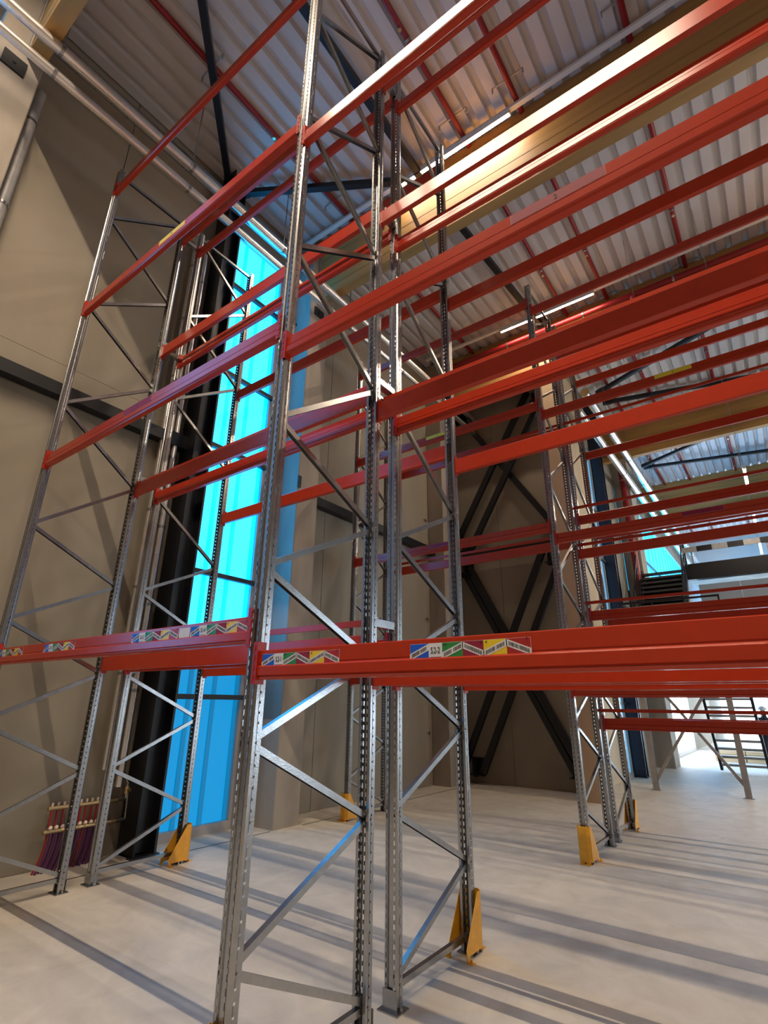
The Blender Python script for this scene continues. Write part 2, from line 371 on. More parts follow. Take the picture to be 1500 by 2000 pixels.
# cable ladder above the window
t = thing('cable_ladder', 'cable ladder with rungs running above the near blue window', 'cable ladder', (-4.32, -4, 10.30))
for x in (0, .22):
    q = MB(); q.box((x, 0, 0), (x+.015, 8.0, .06)); q.build('side_rail', M['galv'], t)
for k in range(32):
    q = MB(); q.box((.015, k*.25+.1, .015), (.22, k*.25+.13, .035)); q.build('rung', M['galv'], t)
# vertical pipes left of the black column
for k, (y, r) in enumerate(((1.66, .035), (1.76, .04), (1.87, .045))):
    run('riser_pipe', (-4.46, y, .75 if k == 2 else .95), (-4.46, y, 9.4), r, ('left','middle','right')[k]+'most of three shiny risers beside the black column', 'pipe', every=1.1, cl='clamp')
run('rainwater_pipe', (-4.44, -.93, 0.02), (-4.44, -.93, 9.6), .075, 'grey downpipe on the wall beside the upper left concrete column', 'pipe', 'galv_dull', 1.5)
# sprinkler pipes under the deck
SP = [(-3.10, 'leftmost red sprinkler pipe under the deck, above the blue window'), (-.42, 'red sprinkler pipe under the deck right of the nearest upright top'),
      (.57, 'red sprinkler pipe under the deck above the nearest lit lamp'), (2.28, 'red sprinkler pipe under the deck at the upper right corner'),
      (4.6, 'rightmost red sprinkler pipe under the deck, beyond the picture edge')]
for x, lb in SP:
    t = run('sprinkler_pipe', (x, -8.8, 11.13), (x, 33, 11.13), .045, lb, 'sprinkler pipe', 'redpipe', 2.75, 'hanger', 12, .06)
    for k in range(14):
        y = k*2.9+.8
        q = MB(); q.bar((-.26, y, .02), (.26, y, .02), .02, .02); q.bar((-.26, y, .02), (-.26, y, -.10), .02, .02); q.bar((.26, y, .02), (.26, y, -.10), .02, .02)
        q.build('cross_arm', M['galv_dull'], t)
        q = MB(); q.tube((0, y+1.3, 0), (0, y+1.3, -.10), .012, 8); q.tube((0, y+1.3, -.10), (0, y+1.3, -.11), .03, 8); q.build('sprinkler_head', M['brass'], t)
run('sprinkler_main', (-4.0, 9.36, 10.80), (13, 9.36, 10.80), .07, 'red sprinkler main below the second lamp along the timber beam', 'sprinkler pipe', 'redpipe', 2.0, 'hanger', 14, .3)
run('sprinkler_drop', (1.15, 9.34, 9.6), (1.15, 9.34, 10.73), .075, 'short red pipe dropping from the main right of the second lamp', 'sprinkler pipe', 'redpipe', .9)
run('fire_riser', (-1.02, 16.7, 3.2), (-1.02, 16.7, 9.8), .10, 'red vertical pipe on the far wall behind the upper stair', 'pipe', 'redpipe', 2.0)
# perforated cable tray under second timber beam
t = thing('cable_tray', 'perforated galvanised cable tray hanging above the upper right rack beams', 'cable tray', (1.0, 8.0, 9.52))
q = MB()
for k in range(120):
    x = k*.05; q.box((x, 0, 0), (x+.022, .003, .06)); 
q.box((0, 0, 0), (6, .003, .012)); q.box((0, 0, .048), (6, .003, .06)); q.box((0, 0, -.003), (6, .2, 0)); q.build('tray', M['galv'], t)
for k in range(5):
    q = MB(); q.bar((.3+k*1.3, -.01, 0), (.3+k*1.3, -.01, ZD-9.55), .01, .01); q.build('hanger_rod', M['galv'], t)

# ================================================================== LAMPS
def lamp(x0, x1, y, z, label, far=False, axis='x'):
    t = thing('strip_lamp', label, 'lamp', (x0, y, z)); L_ = x1-x0
    def pt(u, v, w): return (u, v, w) if axis == 'x' else (v, u, w)
    def bx(a, c):
        q = MB(); A_, B_ = pt(*a), pt(*c); q.box(tuple(map(min, A_, B_)), tuple(map(max, A_, B_))); return q
    bx((0, -.035, 0), (L_, .035, .05)).build('housing', M['white'], t)
    if far: bx((.02, -.03, -.035), (L_-.02, .03, -.001)).build('diffuser', M['lampfar'], t)
    else:                       # opaque side skirts, glowing face on the underside only
        for v in (-.034, .030): bx((.02, v, -.03), (L_-.02, v+.004, 0)).build('side_skirt', M['white'], t)
        q = MB(); q.add([(.02, -.03, -.028), (L_-.02, -.03, -.028), (L_-.02, .03, -.028), (.02, .03, -.028)], [(0, 3, 2, 1)]); q.build('diffuser', M['lamp' if y < 0 or x0 > 2 else 'lamp2'], t)
    for u in (0, L_-.02): bx((u, -.034, -.037), (u+.02, .034, 0)).build('end_cap', M['white'], t)
    return t
TRK = [(-7.9, 10.97), (-2.38, 10.97), (3.99, 10.97), (8.95, 10.97)]
TLB = ['white lamp trunking behind the camera', 'white lamp trunking above the camera', 'white trunking that carries the nearest lit lamp, running to the top edge',
       'white trunking that carries the second lit lamp, running to the right edge']
for k, (y, z) in enumerate(TRK):
    x0 = -4.3 if k < 4 else -.9
    t = thing('lamp_trunking', TLB[k], 'trunking', (x0, y, z+.052)); q = MB(); q.box((0, -.042, 0), (13.2-x0, .042, .055)); q.build('rail', M['white'], t)
    for j in range(8):
        q = MB(); q.bar((.9+j*2.1, 0, .055), (.9+j*2.1, 0, ZD-z-.03), .012, .012); q.build('hanger', M['galv_dull'], t)
lamp(-1.88, -.86, 3.99, 10.97, 'left half of the nearest lit lamp, partly behind an upright')
lamp(-.84, .44, 3.99, 10.97, 'bright half of the nearest lit lamp, right of the upright')
lamp(-2.0, .40, 8.95, 10.97, 'second lit lamp, above the far racks')
lamp(4.9, 7.2, 8.95, 10.97, 'lamp on the second trunking, beyond the right edge')
lamp(-1.9, .4, -2.38, 10.97, 'lamp above the camera, left')
lamp(.55, 2.85, -2.38, 10.97, 'lamp above the camera, middle')
lamp(4.9, 7.2, -2.38, 10.97, 'lamp above the camera, right')
FL = ['uppermost of the small bright lamps at the far right', 'second of the small bright lamps at the far right', 'third of the small bright lamps at the far right', 'lowest of the small bright lamps at the far right edge']
for k, (y, L_) in enumerate(((13.6, 1.3), (17.6, 1.2), (21.6, 2.0), (28.3, 3.2))):
    o = lamp(0, L_, 0, 0, FL[k], True, 'y'); o.location = (2.47, y, 7.6)
    q = MB(); q.bar((0, L_*.5, .05), (0, L_*.5, ZD-7.6), .012, .012); q.build('suspension_rod', M['galv_dull'], o)

# ================================================================== RACKING
# upright: folded perforated profile, web toward -y, extruded along z
def upright_mesh():
    h, P = HT, .05; n = int(h/P); sh = UW/2
    segs = [  # (x0,y0) (x1,y1) kind
        ((sh-.02, UD), (sh, UD), 0), ((sh, UD), (sh, .010), 2), ((sh, .010), (sh-.009, 0), 0), ((sh-.009, 0), (sh-.028, 0), 1),
        ((sh-.028, 0), (sh-.032, .009), 0), ((sh-.032, .009), (-(sh-.032), .009), 0), ((-(sh-.032), .009), (-(sh-.028), 0), 0),
        ((-(sh-.028), 0), (-(sh-.009), 0), 1), ((-(sh-.009), 0), (-sh, .010), 0), ((-sh, .010), (-sh, UD), 2), ((-sh, UD), (-sh+.02, UD), 0)]
    b = MB()
    for (x0, y0), (x1, y1), k in segs:
        def pt(u, z): return (x0+(x1-x0)*u, y0+(y1-y0)*u, z)
        if k == 0: b.add([pt(0,0), pt(1,0), pt(1,h), pt(0,h)], [(0,1,2,3)])
        else:
            if k == 1: u0, u1, a, c = .22, .78, .010, .038
            else: u0, u1, a, c = .40, .60, .018, .030
            b.add([pt(0,0), pt(u0,0), pt(u0,h), pt(0,h)], [(0,1,2,3)]); b.add([pt(u1,0), pt(1,0), pt(1,h), pt(u1,h)], [(0,1,2,3)])
            z = 0
            for i in range(n+1):
                top = i*P+a if i < n else h
                b.add([pt(u0,z), pt(u1,z), pt(u1,top), pt(u0,top)], [(0,1,2,3)]); z = i*P+c
    me = bpy.data.meshes.new('upright'); me.from_pydata(b.v, [], b.f); me.materials.append(M['galv'])
    bm = bmesh.new(); bm.from_mesh(me); bmesh.ops.remove_doubles(bm, verts=bm.verts[:], dist=1e-5)
    bmesh.ops.recalc_face_normals(bm, faces=bm.faces[:]); bmesh.ops.solidify(bm, geom=bm.faces[:], thickness=.0022)
    bm.to_mesh(me); bm.free(); return me
UPM = upright_mesh()
def foot_mesh():
    q = MB(); q.box((-.075, -.03, 0), (.075, UD+.03, .008)); q.box((-.052, -.004, .008), (.052, 0, .11))
    q.tube((-.062, .03, .008), (-.062, .03, .028), .011, 6); q.tube((.062, .03, .008), (.062, .03, .028), .011, 6)
    return q.mesh('foot_plate', M['galv'])
FTM = foot_mesh()
NODES = [.13, .58, 1.05, 1.53, 2.0, 2.46, 2.95, 3.44, 4.16, 4.88, 5.59, 6.28, 6.98, 7.70, 8.44]
def cbar(p, q):      # channel brace, open below
    b = MB(); p = Vector(p); q = Vector(q); d = (q-p).normalized(); a = Vector((1,0,0)); n = a.cross(d).normalized()
    if n.z < 0: n = -n
    pr = [(-.020,-.016),(-.020,.016),(.020,.016),(.020,-.016),(.0175,-.016),(.0175,.0135),(-.0175,.0135),(-.0175,-.016)]
    b.extr(p, q, a, n, [(x*.85, y*1.15) for x, y in pr]); return b
BRM = {}
def frame_parts(t, mirror):
    y0, y1 = .040, D-.040
    for flip in (0, 1):
        u = obj('upright', UPM, t); f = obj('foot_plate', FTM, t)
        if flip:
            for o in (u, f): o.rotation_euler.z = pi; o.location.y = D
    f0, r0_ = (y1, y0) if not mirror else (y0, y1)       # bottom node on the gap side
    key = mirror
    if key not in BRM:
        L = [cbar((0, y0, .11), (0, y1, .11)).mesh('brace', M['galv'])]
        pts = [((f0 if i % 2 == 0 else r0_), z) for i, z in enumerate(NODES)]
        for (ya, za), (yb, zb) in zip(pts, pts[1:]): L.append(cbar((0, ya, za+.012), (0, yb, zb-.012)).mesh('brace', M['galv']))
        L.append(cbar((0, y0, NODES[-1]+.03), (0, y1, NODES[-1]+.03)).mesh('brace', M['galv']))
        q = MB()
        for ya, za in pts: q.tube((-UW/2-.006, ya, za), (UW/2+.006, ya, za), .007, 8)
        BRM[key] = (L, q.mesh('brace_bolts', M['galv']))
    for m_ in BRM[key][0]: obj('brace', m_, t)
    obj('brace_bolts', BRM[key][1], t)
XS = {'L': -BAY, 'M': 0.0, 'R': BAY}
FLB = {(1,'L'): 'leftmost galvanised upright frame, cut by the left picture edge', (1,'M'): 'nearest and largest galvanised upright frame, left of centre',
       (1,'R'): 'front row upright frame beyond the right picture edge', (2,'L'): 'upright frame standing in front of the blue window',
       (2,'M'): 'upright frame in the picture centre, yellow guard at its right leg', (2,'R'): 'second row upright frame beyond the right picture edge',
       (3,'L'): 'far upright frame with small yellow guard, seen between the two central frames', (3,'M'): 'far upright frame at right whose front leg has a yellow guard',
       (3,'R'): 'third row upright frame beyond the right picture edge', (4,'M'): 'farthest upright frame at right, just behind the guarded one',
       (4,'R'): 'fourth row upright frame beyond the right picture edge'}
for (r, k), lb in FLB.items():
    t = thing('upright_frame', lb, 'rack frame', (XS[k], ROW[r], 0)); frame_parts(t, r in (2, 4))

# beams ------------------------------------------------------------
BL = BAY-UW-.010; BH = .15
def beam_body(L_, h):
    b = MB()   # y=0 outer face toward -y; depth .05 ; z=0 bottom
    pr = [(.0, .012), (.006, .0), (.046, .0), (.05, .004), (.05, h-.004), (.046, h), (.012, h), (.008, h-.004), (.008, h*.54), (.0105, h*.525),
          (.0105, h*.50), (-.001, h*.43), (-.001, h*.16), (.006, h*.12), (.006, h*.09), (.0, h*.085)]
    b.extr(Vector((-L_/2,0,0)), Vector((L_/2,0,0)), Vector((0,1,0)), Vector((0,0,1)), pr)
    return b.mesh('beam_body', M['orange'], False)
def connector(h, s):
    b = MB(); t = .004     # at the left end (s=-1) or right end (s=+1)
    x = s*(BL/2)
    b.box((min(x, x+s*t), -.004, -.022), (max(x, x+s*t), .05, h+.045))
    xa, xb = sorted((x, x+s*.036))
    b.box((xa, -.009, -.022), (xb, -.004, h+.045))
    for i in range(4):
        z = -.012+i*.05+.008
        b.box((xb-.018 if s > 0 else xa+.004, -.0125, z), (xb-.004 if s > 0 else xa+.018, -.009, z+.03))
    return b.mesh('end_connector', M['orange_dk'])
BODY = {BH: beam_body(BL, BH)}; CON = {(BH, s): connector(BH, s) for s in (-1, 1)}
def txt(s, size, mat_, parent, loc, rot=(pi/2, 0, 0), sx=1.0, name='lettering', depth=.0006):
    cu = bpy.data.curves.new('t', 'FONT'); cu.body = s; cu.size = size; cu.extrude = depth; cu.align_x = 'CENTER'; cu.align_y = 'CENTER'
    o = bpy.data.objects.new('t', cu); C.objects.link(o)
    me = bpy.data.meshes.new_from_object(o.evaluated_get(bpy.context.evaluated_depsgraph_get()))
    bpy.data.objects.remove(o); me.materials.clear(); me.materials.append(mat_)
    r = obj(name, me, parent, loc); r.rotation_euler = rot; r.scale = (sx, 1, 1); return r
YF = .0065     # label plane just in front of the upper flat of a beam
def label_set(beam, x, code, zt, k=1.0, ztop=None):
    h, zb = .066*k, zt-.066*k
    q = MB(); q.box((-.001, .0008, -.001), (.537*k, .0016, h+.001)); e = q.build('location_label', M['paper'], beam, (x, YF, zb))
    xs = [0, .092, .157, .252, .344, .441, .536]; w = [v*k for v in xs]
    cols = ['lblue', 'paper', 'lgreen', 'lcrimson', 'lyellow', 'lred']
    for i, c in enumerate(cols):
        q = MB(); q.box((w[i], 0, 0), (w[i+1], .0012, h)); q.build('colour_field', M[c], e)
    up = {0: 1, 2: 1, 3: 0, 4: 1, 5: 0}
    for i, u in up.items():
        a, c = w[i]-.002, w[i+1]+.002; z0, z1 = (0, h*.60) if u else (h*.60, 0)
        q = MB(); t_ = h*.40
        q.add([(a,-.0006,z0),(c,-.0006,z1),(c,-.0006,z1+t_),(a,-.0006,z0+t_),(a,.0004,z0),(c,.0004,z1),(c,.0004,z1+t_),(a,.0004,z0+t_)],
              [(0,1,2,3),(4,5,6,7),(0,1,5,4),(1,2,6,5),(2,3,7,6),(3,0,4,7)], 0)
        rnd = random.Random(int(x*1000)+i); u_ = .10
        while u_ < .90:
            wd = rnd.choice((.010, .010, .018, .028))
            if abs(u_-.5) > .025 or wd < .012:
                xa, xb_ = a+(c-a)*u_, a+(c-a)*min(u_+wd, .92)
                za, zb_ = z0+(z1-z0)*u_, z0+(z1-z0)*min(u_+wd, .92)
                q.add([(xa,-.0010,za+t_*.22),(xb_,-.0010,zb_+t_*.22),(xb_,-.0010,zb_+t_*.80),(xa,-.0010,za+t_*.80)], [(0,1,2,3)], 1)
            u_ += wd+rnd.choice((.008, .012, .016))
        q.build('barcode_strip', [M['paper'], M['ink']], e)
    txt(code, .036*k, M['ink'], e, ((w[1]+w[2])/2, -.0008, h*.55), sx=.62)
    q = MB(); q.box((w[1]+.006, -.0006, h*.14), (w[2]-.006, 0, h*.165)); q.build('fine_line', M['ink'], e)
    txt('A 1', .011*k, M['ink'], e, (w[1]-.02, -.0008, h*.10)); txt('A 2', .011*k, M['ink'], e, (w[2]+.014, -.0008, h*.90))
    txt('3', .013*k, M['ink'], e, (w[4]-.010, -.0008, h*.88)); txt('4', .014*k, M['ink'], e, (w[4]+.012, -.0008, h*.88)); txt('5', .013*k, M['ink'], e, (w[6]-.014, -.0008, h*.94))
def level_tag(beam, x, n, h, dark=True):
    q = MB(); q.box((-.226, .0008, -.001), (.226, .0016, .059)); e = q.build('level_label', M['paper'], beam, (x, YF, h-.066))
    q = MB(); q.box((-.225, 0, 0), (.225, .0012, .058)); q.build('colour_field', M['lyellow' if n == '4' else 'lcrimson'], e)
    txt(n, .042, M['ink'], e, (0, -.0008, .029))
ZR = [1.835, 3.875, 5.895, 7.905]     # right bays, beam undersides
ZL = [2.025, 4.065, 6.085, 8.080]     # left bays
NM = ['first', 'second', 'third', 'top']
def beam(row, side, bay, z, label, tagfn=None, grp=None):
    """side F: aisle-facing face at frame front, B: at frame back"""
    xc = -BAY/2 if bay == 'L' else BAY/2
    y = ROW[row]
    t = thing('rack_beam', label, 'rack beam', (xc, y-.004 if side == 'F' else y+D+.004, z))
    if side == 'B': t.rotation_euler.z = pi
    bd = obj('beam_body', BODY[BH], t); bd.location.y = .0
    for s in (-1, 1): obj('end_connector', CON[(BH, s)], t)
    q = MB(); q.box((.0,0,0),(.0001,.0001,.0001))
    if tagfn: tagfn(t)
    return t
rn = {1: 'front row', 2: 'second row', 3: 'third row', 4: 'fourth row'}
fb = {1: ('front', 'rear'), 2: ('front', 'rear'), 3: ('front', 'rear'), 4: ('front', 'rear')}
def describe(row, side, bay, i):
    place = {1: 'nearest rack', 2: 'second rack back to back with the nearest', 3: 'far rack across the aisle', 4: 'farthest rack'}[row]
    e = {'F': 'front', 'B': 'rear'}[side]; s = {'L': 'left', 'R': 'right'}[bay]
    lv = ['lowest', 'second-level', 'third-level', 'top-level', 'fifth-level'][i]
    return 'orange-red beam, %s, %s side, %s bay of the %s' % (lv, e, s, place)
def tags(row, side, bay, i):
    def f(t):
        def lx(X): return X-t.location.x
        if row == 1 and side == 'F' and bay == 'R' and i == 0:
            label_set(t, lx(.078), 'S.2-1', BH-.022); label_set(t, lx(1.017), 'S.2-2', BH-.022)
        if row == 1 and side == 'F' and bay == 'L' and i == 0:
            label_set(t, lx(-.60), 'S.1-4', BH-.018); label_set(t, lx(-1.27), 'S.1-3', BH-.018); label_set(t, lx(-2.64), 'S.1-2', BH-.018); label_set(t, lx(-3.60), 'S.1-1', BH-.018)
            q = MB(); q.box((lx(-.72), YF, BH-.08), (lx(-.61), YF+.001, BH-.02)); q.build('blank_label', M['paper'], t)
        if row in (1, 3) and side == 'F' and i in (1, 2):
            level_tag(t, lx(1.86 if bay == 'R' else -1.86), '34'[i-1], BH)
    return f
for row in (1, 2, 3):
    for side in 'FB':
        for bay in 'LR':
            zs = list(ZL if bay == 'L' else ZR)
            if row == 1 and side == 'B' and bay == 'R': zs[2] += .08
            for i, z in enumerate(zs):
                beam(row, side, bay, z, describe(row, side, bay, i), tags(row, side, bay, i))
Z4 = [1.405, 2.955, 4.52, 6.10, 7.70]
for side in 'FB':
    for i, z in enumerate(Z4):
        beam(4, side, 'R', z, describe(4, side, 'R', i), None)
# backstop rails in the gaps between back-to-back rows
RM = {}
def backstop(row, bay, z, label, ysign=1):
    xc = -BAY/2 if bay == 'L' else BAY/2
    y = (ROW[row]+D+.095) if row in (1, 3) else (ROW[row]-.10)
    t = thing('backstop_rail', label, 'rail', (xc, y, z))
    if 'rail' not in RM:
        q = MB(); q.extr(Vector((-BAY/2+.012,0,0)), Vector((BAY/2-.012,0,0)), Vector((0,1,0)), Vector((0,0,1)),
                         [(-.012,0),(.012,0),(.012,.045),(-.012,.045)]); RM['rail'] = q.mesh('rail', M['orange'])
    obj('rail', RM['rail'], t)
    s = -1 if row in (1, 3) else 1
    for e, x in (('l', -BAY/2), ('r', BAY/2)):
        k = (e, s)
        if k not in RM:
            q = MB(); xo = x+(.02 if e == 'l' else -.02)
            q.box((min(x, xo)-.001, min(0, s*.092), -.01), (min(x, xo)+.003, max(0, s*.092), .055))
            q.box((x-.018 if e == 'r' else x, -s*.016-.002, -.01), (x if e == 'r' else x+.018, -s*.016+.002, .055)); RM[k] = q.mesh('bracket', M['galv'])
        obj('bracket', RM[k], t)
for row in (1, 3):
    for bay in 'LR':
        for i in range(3):
            z = (ZL if bay == 'L' else ZR)[i]+BH+.085 + (.08 if (row, bay, i) == (1, 'R', 2) else 0)
            backstop(row, bay, z, 'thin red backstop rail, %s, %s bay, behind the %s rack' % (['lowest','second-level','third-level'][i], {'L':'left','R':'right'}[bay], {1:'nearest',3:'far aisle'}[row]))
for i in range(4): backstop(4, 'R', Z4[i]+BH+.085, 'thin red backstop rail of the farthest rack, %s' % ['lowest', 'second-level', 'third-level', 'fourth-level'][i])
# row spacers between the back-to-back frames
SPM = None
for r, ks in ((1, 'LMR'), (3, 'MR')):
    for k in ks:
        for z in (2.235, 4.245, 6.205, 8.20):
            if SPM is None:
                q = MB(); q.box((-.032, .002, 0), (.032, G_-.002, .004)); q.box((-.032, .002, .004), (-.028, G_-.002, .055)); q.box((.028, .002, .004), (.032, G_-.002, .055))
                q.box((-.028, .002, .004), (.028, .005, .07)); q.box((-.028, G_-.005, .004), (.028, G_-.002, .07)); SPM = q.mesh('row_spacer', M['galv'])
            o = obj('row_spacer', SPM); o.location = (XS[k], ROW[r]+D, z)
            tag(o, 'galvanised row spacer, %s, joining the %s frames of the %s double row' % ({2.235:'lowest', 4.245:'second up', 6.205:'third up', 8.20:'topmost'}[z], {'L':'left','M':'central','R':'right-hand'}[k], {1:'near',3:'far'}[r]), 'spacer')

# column guards (yellow)
def guard(x, y, flip, label):
    t = thing('column_guard', label, 'column guard', (x, y, 0)); s = -1 if flip else 1
    H_ = .385; w = .076
    # plan: aisle side is -y for s=1 ; guard reaches from y=-.065 (aisle) back to +.22
    def P(xx, yy, z): return (xx, yy*s, z)
    ch = [(-w, -.028), (-.042, -.068), (.042, -.068), (w, -.028)]
    q = MB()
    vs = [P(a, b_, .022) for a, b_ in ch]+[P(a, b_, H_) for a, b_ in ch]
    q.add(vs, [(0,1,5,4),(1,2,6,5),(2,3,7,6)])
    m_ = q.mesh('front_shield', M['yellow']); bm = bmesh.new(); bm.from_mesh(m_); bmesh.ops.solidify(bm, geom=bm.faces[:], thickness=.004); bm.to_mesh(m_); bm.free()
    obj('front_shield', m_, t)
    for sx in (-1, 1):
        q = MB(); xa, xb_ = sorted((sx*w, sx*(w-.004)))
        pr = [(-.028, .022), (-.028, H_), (.02, H_), (.215, .075), (.215, .0), (.185, .0), (.175, .03), (-.01, .03), (-.012, .022)]
        n_ = len(pr); vs = [P(xa, a, z) for a, z in pr]+[P(xb_, a, z) for a, z in pr]
        q.add(vs, [(i,(i+1)%n_,n_+(i+1)%n_,n_+i) for i in range(n_)]+[tuple(range(n_)), tuple(range(n_,2*n_))]); q.build('side_shield', M['yellow'], t)
        q = MB(); a, c = sorted((sx*w, sx*(w+.045))); ya, yb = sorted((.175*s, .215*s)); q.box((a, ya, 0), (c, yb, .006)); q.tube(((a+c)/2, (ya+yb)/2, .006), ((a+c)/2, (ya+yb)/2, .024), .009, 6); q.build('fixing_tab', M['yellow'], t)
        q = MB(); a, c = sorted((sx*.01, sx*.06)); ya, yb = sorted((-.068*s, -.11*s)); q.box((a, ya, 0), (c, yb, .006)); ya, yb = sorted((-.068*s, -.064*s)); q.box((a, ya, 0), (c, yb, .024)); q.build('fixing_tab', M['yellow'], t)
for r, k, flip, lb in ((2, 'M', 1, 'yellow column guard at the foot of the central frame, nearest to the camera'), (2, 'L', 1, 'yellow column guard in front of the blue window'),
                       (3, 'M', 0, 'yellow column guard at the right, seen from its front'), (3, 'L', 0, 'small yellow column guard beside the blue-washed concrete column'),
                       (4, 'M', 1, 'yellow column guard at the right, half hidden behind the farthest frame'), (2, 'R', 1, 'yellow column guard beyond the right edge, second row'),
                       (3, 'R', 0, 'yellow column guard beyond the right edge, far row'), (1, 'M', 0, 'yellow column guard at the nearest frame, below the picture edge')):
    guard(XS[k], ROW[r] + (D if flip else 0), flip, lb)

# ================================================================== HEATING MANIFOLD BY THE LEFT WALL
t = thing('heating_manifold', 'brass heating manifold with red gauges on the wall behind the left racks', 'manifold', (-4.52, 1.12, 0))
q = MB(); q.tube((0, .02, .60), (0, .80, .60), .022, 12); q.build('supply_rail', M['brass'], t, smooth=True)
q = MB(); q.tube((.03, 0, .38), (.03, .80, .38), .022, 12); q.build('return_rail', M['brass'], t, smooth=True)
for k in range(10):
    y = .06+k*.062
    q = MB(); q.tube((.0, y, .58), (.01, y, .42), .013, 8); q.build('flow_gauge', M['hosered'], t)
    q = MB(); q.tube((.035, y, .41), (.06, y, .425), .018, 10); q.build('valve_cap', M['gauge'], t)
    q = MB(); q.tube((.0, y, .62), (.0, y, .655), .012, 8); q.build('valve_stem', M['gauge'], t)
    m_ = 'hosered' if k in (0, 6) else 'purple'
    pts = [Vector((.03+.03*sin(u*1.5)-.03, y-.09*u*u*(1 - k/9.0*.3), .36-.36*u)) for u in [i/6 for i in range(7)]]
    q = MB(); q.pipe(pts, .011, 8); q.build('hose', M[m_], t, smooth=True)
    q = MB(); pts2 = [p_+Vector((.035, .015, 0)) for p_ in pts]; q.pipe(pts2, .011, 8); q.build('hose', M['purple'], t, smooth=True)
q = MB(); q.pipe([(0, .80, .60), (0, .90, .60), (0, .90, .78), (-.0, .78, .95)], .02, 10); q.build('supply_bend', M['galv'], t, smooth=True)
q = MB(); q.pipe([(.03, .80, .38), (.03, .92, .38), (.0, .92, .76)], .02, 10); q.build('return_bend', M['galv'], t, smooth=True)
q = MB(); q.tube((.0, .90, .66), (.0, .90, .74), .035, 10); q.tube((0, .9, .70), (.07, .9, .70), .02, 8); q.build('pump_valve', M['brass'], t, smooth=True)
t = thing('junction_box', 'flat pale plate on the floor under the purple hoses', 'plate', (-4.50, 1.95, 0)); q = MB(); q.box((0, 0, 0), (.22, .35, .02)); q.build('plate_body', M['frame'], t)

# joint clips on the wall corner
for k, z in enumerate((1.1, 2.4, 3.7, 5.0, 6.3)):
    t = thing('wall_clip', 'small steel clip on the wall joint left of the corner column, %s from the floor' % ['lowest', 'second', 'third', 'fourth', 'fifth'][k], 'clip', (-4.60, 9.2, z))
    q = MB(); q.bar((0, -.06, 0), (0, .12, 0), .012, .012); q.bar((0, .03, -.04), (0, .03, .04), .012, .012); q.build('clip_bar', M['steeldark'], t)

# ================================================================== STAIR TOWER AND MEZZANINE BEYOND
def post(x, y, h, label):
    t = thing('galvanised_post', label, 'post', (x, y, 0))
    q = MB(); q.box((-.055, -.06, .012), (.055, -.052, h)); q.box((-.055, .052, .012), (.055, .06, h)); q.build('flange', M['galv_dull'], t)
    q = MB(); q.box((-.006, -.052, .012), (.006, .052, h)); q.build('web', M['galv_dull'], t)
    q = MB(); q.box((-.10, -.10, 0), (.10, .10, .012)); q.build('base_plate', M['galv_dull'], t)
post(-.49, 12.0, 2.85, 'left galvanised post of the platform seen under the right rack beams')
post(1.21, 12.0, 2.85, 'right galvanised post of the platform seen under the right rack beams')
hall_bar('platform_brace', (-.45, 12.0, .22), (1.18, 12.0, 2.6), .03, .06, 'galvanised diagonal under the platform rising to the right', 'brace', 'galv_dull')
hall_bar('platform_brace', (1.18, 12.06, .22), (-.45, 12.06, 2.6), .03, .06, 'galvanised diagonal under the platform rising to the left', 'brace', 'galv_dull')
t = thing('platform', 'steel stair platform hidden behind the lowest right rack beams', 'platform', (-.70, 11.9, 2.85))
q = MB(); q.box((0, 0, 0), (2.15, .08, .16)); q.box((0, 3.3, 0), (2.15, 3.38, .16)); q.box((0, 0, 0), (.08, 3.38, .16)); q.box((2.07, 0, 0), (2.15, 3.38, .16)); q.build('edge_beam', M['black'], t)
for k in range(11):
    q = MB(); q.box((.08, .08+k*.295, .12), (2.07, .08+k*.295+.28, .15)); q.build('deck_plank', M['galv_dull'], t)
for k in range(4):
    q = MB(); q.bar((.04+k*.69, .04, .16), (.04+k*.69, .04, 1.24), .035, .035); q.build('rail_post', M['black'], t)
q = MB(); q.bar((.02, .04, 1.24), (2.13, .04, 1.24), .045, .045); q.bar((.02, .04, .72), (2.13, .04, .72), .03, .03); q.build('handrail', M['black'], t)
q = MB(); q.bar((.04, .04, 1.24), (.04, 3.3, 1.24), .045, .045); q.bar((.04, .04, .72), (.04, 3.3, .72), .03, .03); q.build('handrail', M['black'], t)
def stair(name, x0, x1, p, q_, n, label, m='steeldark', rail=True, thick=.20):
    t = thing(name, label, 'stair', (x0, p[0], p[1])); d = Vector((0, q_[0]-p[0], q_[1]-p[1]))
    for x in (0, x1-x0):
        b = MB(); b.bar(Vector((x, 0, 0)), Vector((x, 0, 0))+d, .07, thick); b.build('stringer', M['black'], t)
    for k in range(n):
        c = d*((k+.6)/n); b = MB(); b.box((.035, c.y-.12, c.z-.045), (x1-x0-.035, c.y+.12, c.z+.015)); b.build('tread', M[m], t)
    if rail:
        b = MB(); b.bar(Vector(((x1-x0)/2, .12, -.14)), Vector(((x1-x0)/2, .12, -.14))+d, x1-x0-.08, .015); b.build('soffit_plate', M['black'], t)
        for x in (-.02, x1-x0+.02):
            b = MB(); b.bar(Vector((x, 0, 1.0)), Vector((x, 0, 1.0))+d, .04, .04); b.bar(Vector((x, 0, .55)), Vector((x, 0, .55))+d, .025, .025)
            for k in range(5): c = d*(k/4); b.bar((x, c.y, c.z), (x, c.y, c.z+1.0), .03, .03)
            b.build('handrail', M['black'], t)
    return t
stair('lower_stair', .30, 1.42, (17.1, .08), (15.32, 2.9), 13, 'open-tread steel stair at the lower right, daylight behind its treads', 'galv_dull', False, .16)
